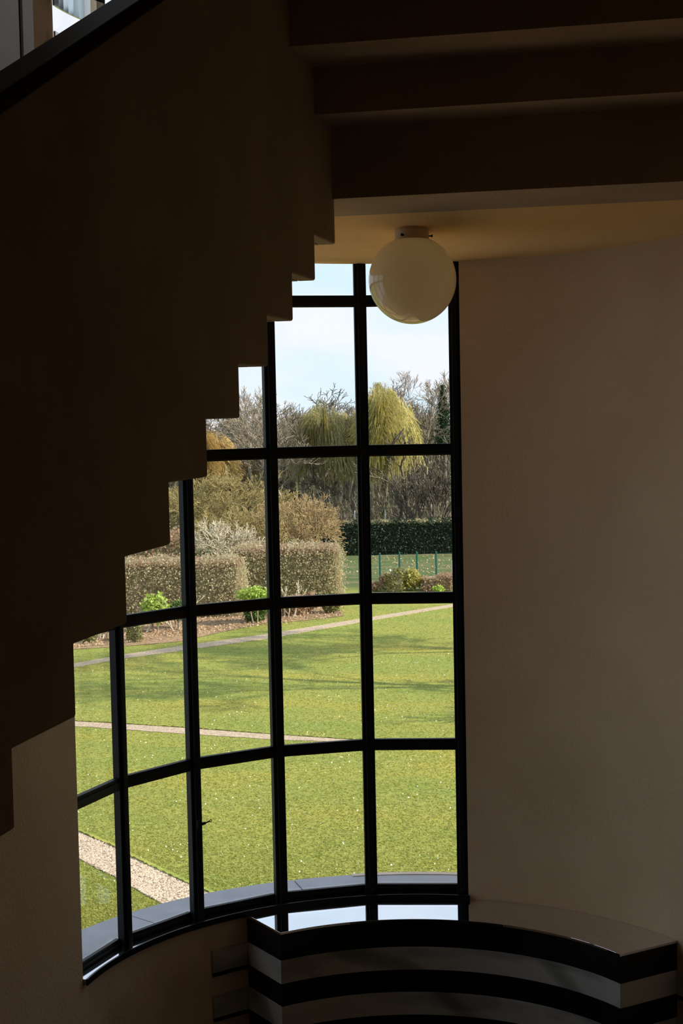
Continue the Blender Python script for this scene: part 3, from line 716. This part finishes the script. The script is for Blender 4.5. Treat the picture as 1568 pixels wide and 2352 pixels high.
# small things in the bed
blob('laurel_bush', 350, 50.2, 0.25, 1.30, 0.50, M['laurel'], 'bright green laurel bush in the bed at far left', n=1100, leaf=0.055, fill=0.3, stems=6)
blob('laurel_bush', 577, 51.6, 0.80, 1.28, 0.62, M['laurel'], 'bright green leafy bush at the middle of the hedge foot', n=1100, leaf=0.05, fill=0.3, stems=4)
blob('dark_shrub', 578, 52.2, 0.0, 0.88, 0.40, M['conifer'], 'rounded dark green shrub below the bright leafy bush', n=2600, leaf=0.035)
hedge('box_column', 283, 309, 48.2, 0.66, 0.36, M['box'], 'small clipped box column standing at the front of the bed', 2200, 0.025, 0.03, cat='shrub')
blob('dark_shrub', 400, 51, 0.3, 0.95, 0.35, M['conifer'], 'dark small shrub between the laurel and the window bar', n=1500, leaf=0.035, stems=3)
blob('dark_shrub', 190, 48.3, 0.0, 0.6, 0.28, M['box'], 'small olive shrub at the left end of the bed', n=900, leaf=0.03)
blob('dark_shrub', 232, 49.0, 0.25, 0.95, 0.34, M['box'], 'taller bare stemmed shrub beside the small olive shrub', n=900, leaf=0.035, stems=5)
blob('brown_shrub', 668, 53.8, 0.0, 0.75, 0.55, M['hedge_brown'], 'low brown shrub at the hedge foot behind the middle panes', n=2200, leaf=0.035, stems=6)
blob('brown_shrub', 706, 54.2, 0.1, 0.8, 0.28, M['hedge_brown'], 'narrow brown stemmed shrub between its two broader neighbours', n=1000, leaf=0.035, stems=6)
blob('brown_shrub', 755, 54.3, 0.0, 0.72, 0.33, M['box'], 'rounded olive shrub at the right end of the bed', n=2200, leaf=0.03)
# young bare stems in the bed
for i, (px, Z, H, lab) in enumerate(((395, 50.5, 1.35, 'pale bare young shrub beside the laurel bush'), (315, 50, 0.9, 'bare sapling stem between the box column and laurel'),
                                     (215, 48.8, 1.0, 'thin pale bare shrub at the left end of the bed'), (655, 53.2, 1.35, 'pale bare shrub against the russet hedge'))):
    sg = branch_tree(40+i, H, 0.5, 0.5, 0.03, 3, (2, 3), 0.5, 0.008, stems=3)
    b_ = foot(px, Z); rt = empty('bare_shrub', b_, label=lab, cat='shrub'); V, F = tubes(sg, 4); fast('stems', V+np.array(b_), 4, M['twig_pale'], rt, F)['kind'] = 'stuff'
# shrubs on the lawn by the fence
hedge('box_block', 884, 918, 60.3, 0.72, 0.7, M['box'], 'dark olive clipped box block on the lawn by the fence', 2600, 0.03, 0.04, cat='shrub')
blob('yellow_shrub', 942, 60.8, 0.0, 0.86, 0.38, M['box_yellow'], 'yellow green shrub beside the dark box block', n=2600, leaf=0.035)
blob('straw_shrub', 882, 61.5, 0.0, 0.62, 0.30, M['twig_leaf'] if 'twig_leaf' in M else M['hedge_brown'], 'straw coloured dry shrub left of the box block', n=1400, leaf=0.03)
blob('straw_shrub', 858, 60.6, 0.0, 0.40, 0.25, M['hedge_brown'], 'lowest dry shrub beside the window post', n=900, leaf=0.03)
hedge('low_hedge', 970, 1036, 60.2, 0.52, 0.8, M['hedge_brown'], 'low brown clipped hedge on the lawn at the right pane', 3600, 0.03, 0.04, cat='hedge')
blob('laurel_bush', 1003, 59.6, 0.0, 0.30, 0.22, M['laurel'], 'tiny bright green plant before the low brown hedge', n=260, leaf=0.04)

# green post fence
fz = [(782, 1342), (873, 1330), (918, 1328), (958, 1328), (1002, 1327), (1044, 1325)]
fn = empty('wire_fence', ground(873, 1330), label='wire fence on thin green steel posts crossing the far lawn', cat='fence')
pts = [ground(*p) for p in fz]+[ground(1090, 1324)]
for p in pts:
    m = MB(); m.cyl(p, p+Vector((0, 0, 1.06)), 0.038, n=8); m.cyl(p+Vector((0, 0, 1.06)), p+Vector((0, 0, 1.09)), 0.044, 0.02, n=8); m.build('post', M['fence_green'], fn)
m = MB()
for zz_ in (0.12, 0.55, 1.0):
    for a_, b_ in zip(pts, pts[1:]): m.cyl(a_+Vector((0, 0, zz_)), b_+Vector((0, 0, zz_)), 0.005, n=4, caps=False)
m.build('wire', M['fence_green'], fn)
# white marker posts
def marker(px, py, h, r_, label, arms=True):
    p = ground(px, py); g = empty('marker_post', p, label=label, cat='post')
    m = MB(); m.cyl(p, p+Vector((0, 0, h)), r_, n=10); m.cyl(p+Vector((0, 0, h)), p+Vector((0, 0, h+r_)), r_, r_*0.4, n=10); m.build('shaft', M['white_paint'], g)
    if arms:
        for q in (0.45, 0.85):
            m = MB(); m.obox(p+Vector((0.05, 0.0, h*q)), Vector((0.06, 0.012, 0)), Vector((0, 0.015, 0)), Vector((0, 0, 0.03))); m.build('bracket', M['white_paint'], g)
marker(1039, 1327, 0.68, 0.035, 'white marker post with two brackets at the right edge of the window')
marker(896, 1330, 0.36, 0.05, 'short white stub post behind the box block', False)
for px, lab in ((951, 'thin yellow stake behind the dark hedge, under the spreading tree'), (883, 'thin pale stake behind the dark hedge, left of the yellow one'), (813, 'thin white stake behind the dark hedge beside the window post')):
    p = foot(px, 79); g = empty('garden_stake', p, label=lab, cat='stake'); m = MB(); m.cyl(p, p+Vector((0, 0, 1.95)), 0.035, 0.03, n=6); m.build('pole', M['stake' if px == 951 else 'white_paint'], g)
# lamp post far behind
p = foot(682, 84); g = empty('street_lamp', p, label='thin pale lamp post among the far trees', cat='lamp post')
m = MB(); m.cyl(p, p+Vector((0, 0, 4.1)), 0.06, 0.045, n=8); m.build('pole', M['stake'], g)
m = MB(); m.cyl(p+Vector((0, 0, 4.1)), p+Vector((0, 0, 4.25)), 0.05, 0.13, n=8); m.cyl(p+Vector((0, 0, 4.25)), p+Vector((-0.05, 0, 4.38)), 0.14, 0.05, n=8); m.build('lamp_head', M['steel'], g)

# ---- bare trees
def bare(name, px, Z, ytop, seed, mat, label, **kw):
    grp = kw.pop('group', None); H = topz(px, ytop, Z); b_ = foot(px, Z)
    sg = branch_tree(seed, H, **kw); return tree_obj(name, sg, b_, mat, label, grp)
bare('bare_tree', 582, 84, 900, 1, M['bark'], 'bare tree rising left of the third window post', trunk_h=2.2, spread=0.55, r0=0.16, levels=6, rmin=0.013)
bare('bare_tree', 648, 88, 884, 2, M['bark'], 'tall pale bare tree at the left of the middle pane', trunk_h=2.4, spread=0.5, r0=0.16, levels=6, rmin=0.013)
bare('bare_tree', 742, 93, 878, 3, M['bark_dark'], 'dark gnarled bare tree behind the dull green willow', trunk_h=2.2, spread=0.62, r0=0.2, levels=6, rmin=0.017, wob=0.3)
bare('bare_tree', 800, 94, 884, 4, M['bark_dark'], 'second dark gnarled bare tree, beside the window post', trunk_h=2.2, spread=0.6, r0=0.18, levels=6, rmin=0.016, wob=0.28)
bare('bare_tree', 905, 120, 853, 5, M['bark_hazed'], 'faint far bare tree behind the yellow willow', trunk_h=3.2, spread=0.5, r0=0.16, levels=6, rmin=0.016)
bare('bare_tree', 990, 88, 852, 6, M['bark'], 'bare tree with forked trunk in the right pane', trunk_h=2.6, spread=0.5, r0=0.18, levels=6, rmin=0.013)
bare('bare_tree', 1032, 90, 828, 7, M['bark'], 'tallest bare tree at the right edge of the window', trunk_h=2.8, spread=0.45, r0=0.18, levels=6, rmin=0.013)
iv = foot(1020, 87); ivy = empty('ivy_clad_trunk', iv, label='dark ivy covered trunk at the right edge of the window', cat='tree')
m = MB(); m.cyl(iv, iv+Vector((0.1, 0, 7.6)), 0.14, 0.07, n=8); m.build('trunk', M['bark_dark'], ivy)
r = np.random.default_rng(31); nn = 2600; zi = 5.0+3.2*r.random(nn)**1.2; rr_ = 0.42*(1-(zi-5.0)/4.0)
quads('ivy', np.stack([iv.x+r.normal(size=nn)*rr_*.5, iv.y+r.normal(size=nn)*rr_*.5, zi], 1), 0.06, M['ivy'], ivy, seed=2)
bare('spreading_tree', 975, 78.2, 1035, 8, M['bark_dark'], 'dark vase shaped bare tree just behind the clipped hedge', trunk_h=1.5, spread=0.36, r0=0.13, levels=5, rmin=0.016, stems=6, kids=(3, 3), up=0.8, ratio=0.74)
# bushy olive trees and shrubs behind the left hedge
for i, (px, Z, yt, sp, seed, mt, lab, st) in enumerate((
        (492, 68, 1064, 0.62, 11, 'twig_olive', 'dense olive twigged bushy tree in the second pane column', 4),
        (585, 71, 1078, 0.6, 12, 'twig_olive', 'olive twigged bushy tree behind the third window post', 4),
        (408, 69, 1075, 0.6, 13, 'twig_olive', 'olive twigged bushy tree leftmost in the window', 4),
        (672, 66, 1128, 0.62, 14, 'twig_tan', 'tan fan shaped bare shrub above the russet hedge', 7),
        (612, 65, 1150, 0.62, 16, 'twig_tan', 'tan bare shrub hugging the third window post', 6),
        (512, 62, 1185, 0.55, 15, 'twig_pale', 'pale bare shrub in front of the olive twigged tree', 5),
        (550, 64.5, 1160, 0.6, 17, 'twig_olive', 'low olive twigged shrub above the left hedge gap', 6))):
    bare('twiggy_shrub' if st > 4 else 'bushy_tree', px, Z, yt, seed, M[mt], lab, trunk_h=1.0, spread=sp, r0=0.055, levels=6 if mt != 'twig_pale' else 5, rmin=0.0085 if mt != 'twig_pale' else 0.010, stems=st, kids=(3, 4) if st < 6 else (3, 3), up=0.25, wob=0.22)

# ---- willows
def willow(px, Z, ytop, rx, mat, label, nstr, zlow, seed, base_mat='bark_dark'):
    H = topz(px, ytop, Z); b_ = foot(px, Z); root = empty('weeping_willow', b_, label=label, cat='tree')
    r = np.random.default_rng(seed)
    sg = branch_tree(seed, H*0.86, 2.0, 0.6, 0.2, 4, (3, 3), 0.3, 0.03)
    th = sg[:, 6] > 0.12
    for nm, sel in (('trunk', th), ('branches', ~th)):
        V, F = tubes(sg[sel], 5); fast(nm, V+np.array(b_), 4, M[base_mat], root, F)
    K = 7
    nc = max(10, nstr//150); ca = r.random(nc)*6.283; cr = np.sqrt(r.random(nc)); cw = 0.05+0.16*r.random(nc); ch = r.normal(size=nc)
    ci = r.integers(0, nc, nstr)
    X0 = np.cos(ca[ci])*cr[ci]*0.8+r.normal(size=nstr)*cw[ci]; Y0 = np.sin(ca[ci])*cr[ci]*0.8+r.normal(size=nstr)*cw[ci]
    rr = np.clip(np.hypot(X0, Y0), 0, 1.25); A = np.arctan2(Y0, X0)
    zs0 = H*(0.40+0.52*np.sqrt(np.clip(1-(rr/1.15)**2, 0, 1)))+0.42*ch[ci]-0.9*r.random(nstr)**1.3
    zs0 = np.clip(zs0, zlow+0.4, H)
    lens = (0.15+0.75*r.random(nc)[ci]**1.3)*r.uniform(0.15, 1.0, nstr); sway = 0.45*np.sin(ca[ci]*5+1)+r.normal(size=nstr)*0.14
    quadsV = []
    for k in range(K):
        t0, t1 = k/K, (k+0.98)/K; seg = []
        for t in (t0, t1):
            out = rx*(rr*0.80+0.22*math.sqrt(t)); z = zs0+0.25*math.sin(min(t*6, 3.14))*0.5-(zs0-zlow)*lens*(t**1.25)
            seg.append(np.stack([b_.x+np.cos(A)*out+sway*t*_c, b_.y+np.sin(A)*out+sway*t*_s, z], 1))
        rot = A+r.random(nstr)
        wv = np.stack([np.cos(rot), np.sin(rot), 0*rot], 1)*(0.010+0.012*r.random(nstr))[:, None]
        quadsV.append(np.stack([seg[0]-wv, seg[0]+wv, seg[1]+wv*.7, seg[1]-wv*.7], 1))
    fast('strands', np.concatenate(quadsV, 0).reshape(-1, 3), 4, mat, root)
willow(883, 82.5, 878, 1.75, M['willow'], 'tallest bright yellow green weeping willow in the right pane', 5000, 2.2, 51)
willow(752, 84, 916, 1.85, M['willow_dull'], 'dull olive green weeping willow in the middle pane', 3800, 2.4, 52)
willow(935, 83.5, 925, 0.95, M['willow'], 'small bright willow at the right shoulder of the tall one', 1900, 3.2, 58)
willow(828, 84, 935, 1.2, M['willow_dull'], 'smaller willow behind the right window post', 2200, 2.6, 54)
willow(470, 96, 972, 1.9, M['willow_gold'], 'golden orange willow far left behind the stepped stair edge', 4200, 1.5, 53)
willow(545, 98, 1040, 1.3, M['willow_gold'], 'lower golden willow beside the third window post', 2000, 1.5, 56)

# two trees just outside the view on the right; their shade streaks the lawn
for px_, Z_, sd_, lab_ in ((1640, 43.5, 71, 'bare lawn tree to the right of the view, the farther one'), (1600, 38.5, 72, 'bare lawn tree to the right of the view, the nearer one')):
    sg = branch_tree(sd_, 12.5, 2.8, 0.6, 0.2, 6, (3, 4), 0.3, 0.02); tree_obj('bare_tree', sg, foot(px_, Z_), M['bark'], lab_)

# ---- woodland behind: four tree shapes, copied with their parts
protos = []
for i, sd in enumerate((61, 62, 63)):
    sg = branch_tree(sd, 8.0, 2.4, 0.55, 0.13, 5, (3, 4), 0.35, 0.016)
    protos.append(tree_obj('woodland_tree', sg, Vector((0, 0, 0)), [M['bark'], M['bark_hazed'], M['bark_dark']][i],
                           ['far bare woodland tree with brown bark behind the garden', 'far bare woodland tree with bark painted paler for haze behind the garden', 'far bare woodland tree with dark bark behind the garden'][i], 'bare trees of the far woodland '+'abc'[i]))
rw = random.Random(77)
spots = []
for i in range(30):
    px = 415+i*22+rw.uniform(-8, 8); Z = rw.uniform(99, 122); spots.append((px, Z))
used = [False]*3
for i, (px, Z) in enumerate(spots):
    k = i % 3; src = protos[k]; b_ = foot(px, Z)
    if not used[k]: rt = src; used[k] = True
    else:
        rt = src.copy(); COL.objects.link(rt)
        for ch in src.children:
            c_ = ch.copy(); COL.objects.link(c_); c_.parent = rt
    H = topz(px, rw.uniform(915, 985), Z); rt.location = b_; rt.scale = (H/8*1.05,)*2+(H/8,); rt.rotation_euler = (0, 0, rw.uniform(0, 6.28))
# undergrowth filling the wood
r = np.random.default_rng(91); n = 52000
Zt = r.uniform(96, 128, n); px = r.uniform(380, 1120, n); X = (px-784)/FPX*Zt
topc = 4.7+0.9*np.sin(px*0.021)+0.6*np.sin(px*0.057+1)
z = topc*(r.random(n)**0.8)
P = np.stack([CR.x*X-_s*Zt, CR.y*X+_c*Zt, z], 1)
az = r.random(n)*6.28; L = 0.35+0.5*r.random(n); tl = r.normal(size=n)*0.45
d = np.stack([np.cos(az)*np.sin(tl), np.sin(az)*np.sin(tl), np.cos(tl)], 1)*L[:, None]; w = np.stack([-np.sin(az), np.cos(az), 0*az], 1)*(0.03+0.035*r.random(n))[:, None]
tag(fast('undergrowth', np.stack([P-w, P+w, P+w*.3+d, P-w*.3+d], 1).reshape(-1, 3), 4, M['thicket']), 'dense brown twiggy undergrowth filling the far woodland', 'undergrowth', kind='stuff')
n = 9000; Zt = r.uniform(80, 92, n); px = r.uniform(690, 1100, n); X = (px-784)/FPX*Zt; z = 2.6*r.random(n)**1.1
P = np.stack([CR.x*X-_s*Zt, CR.y*X+_c*Zt, z], 1); az = r.random(n)*6.28; L = 0.2+0.35*r.random(n); tl = r.normal(size=n)*0.6
d = np.stack([np.cos(az)*np.sin(tl), np.sin(az)*np.sin(tl), np.cos(tl)], 1)*L[:, None]; w = np.stack([-np.sin(az), np.cos(az), 0*az], 1)*(0.012+0.014*r.random(n))[:, None]
tag(fast('undergrowth', np.stack([P-w, P+w, P+w*.3+d, P-w*.3+d], 1).reshape(-1, 3), 4, M['thicket']), 'low dark scrub directly behind the clipped dark hedge', 'undergrowth', kind='stuff')
# a bank closing the view at the back of the wood
m = MB(); V = []
nn = 60
for i in range(nn+1):
    px_ = 100+1300*i/nn; c0 = foot(px_, 132); hh = 4.3+0.7*math.sin(i*0.7)+0.5*math.sin(i*1.9); c1 = foot(px_, 140)
    V += [(c0.x, c0.y, -0.2), (c0.x, c0.y, hh*0.7), (c1.x, c1.y, hh), (c1.x, c1.y, -0.2)]
F = [(4*i+k, 4*i+4+k, 4*i+5+k, 4*i+1+k) for i in range(nn) for k in range(3)]
m.add(V, F); struct(m.build('wooded_bank', noise_mat('distant_wood', (0.16, 0.14, 0.11), (0.28, 0.235, 0.19), 0.8, 6, 1.0, 0.0)))
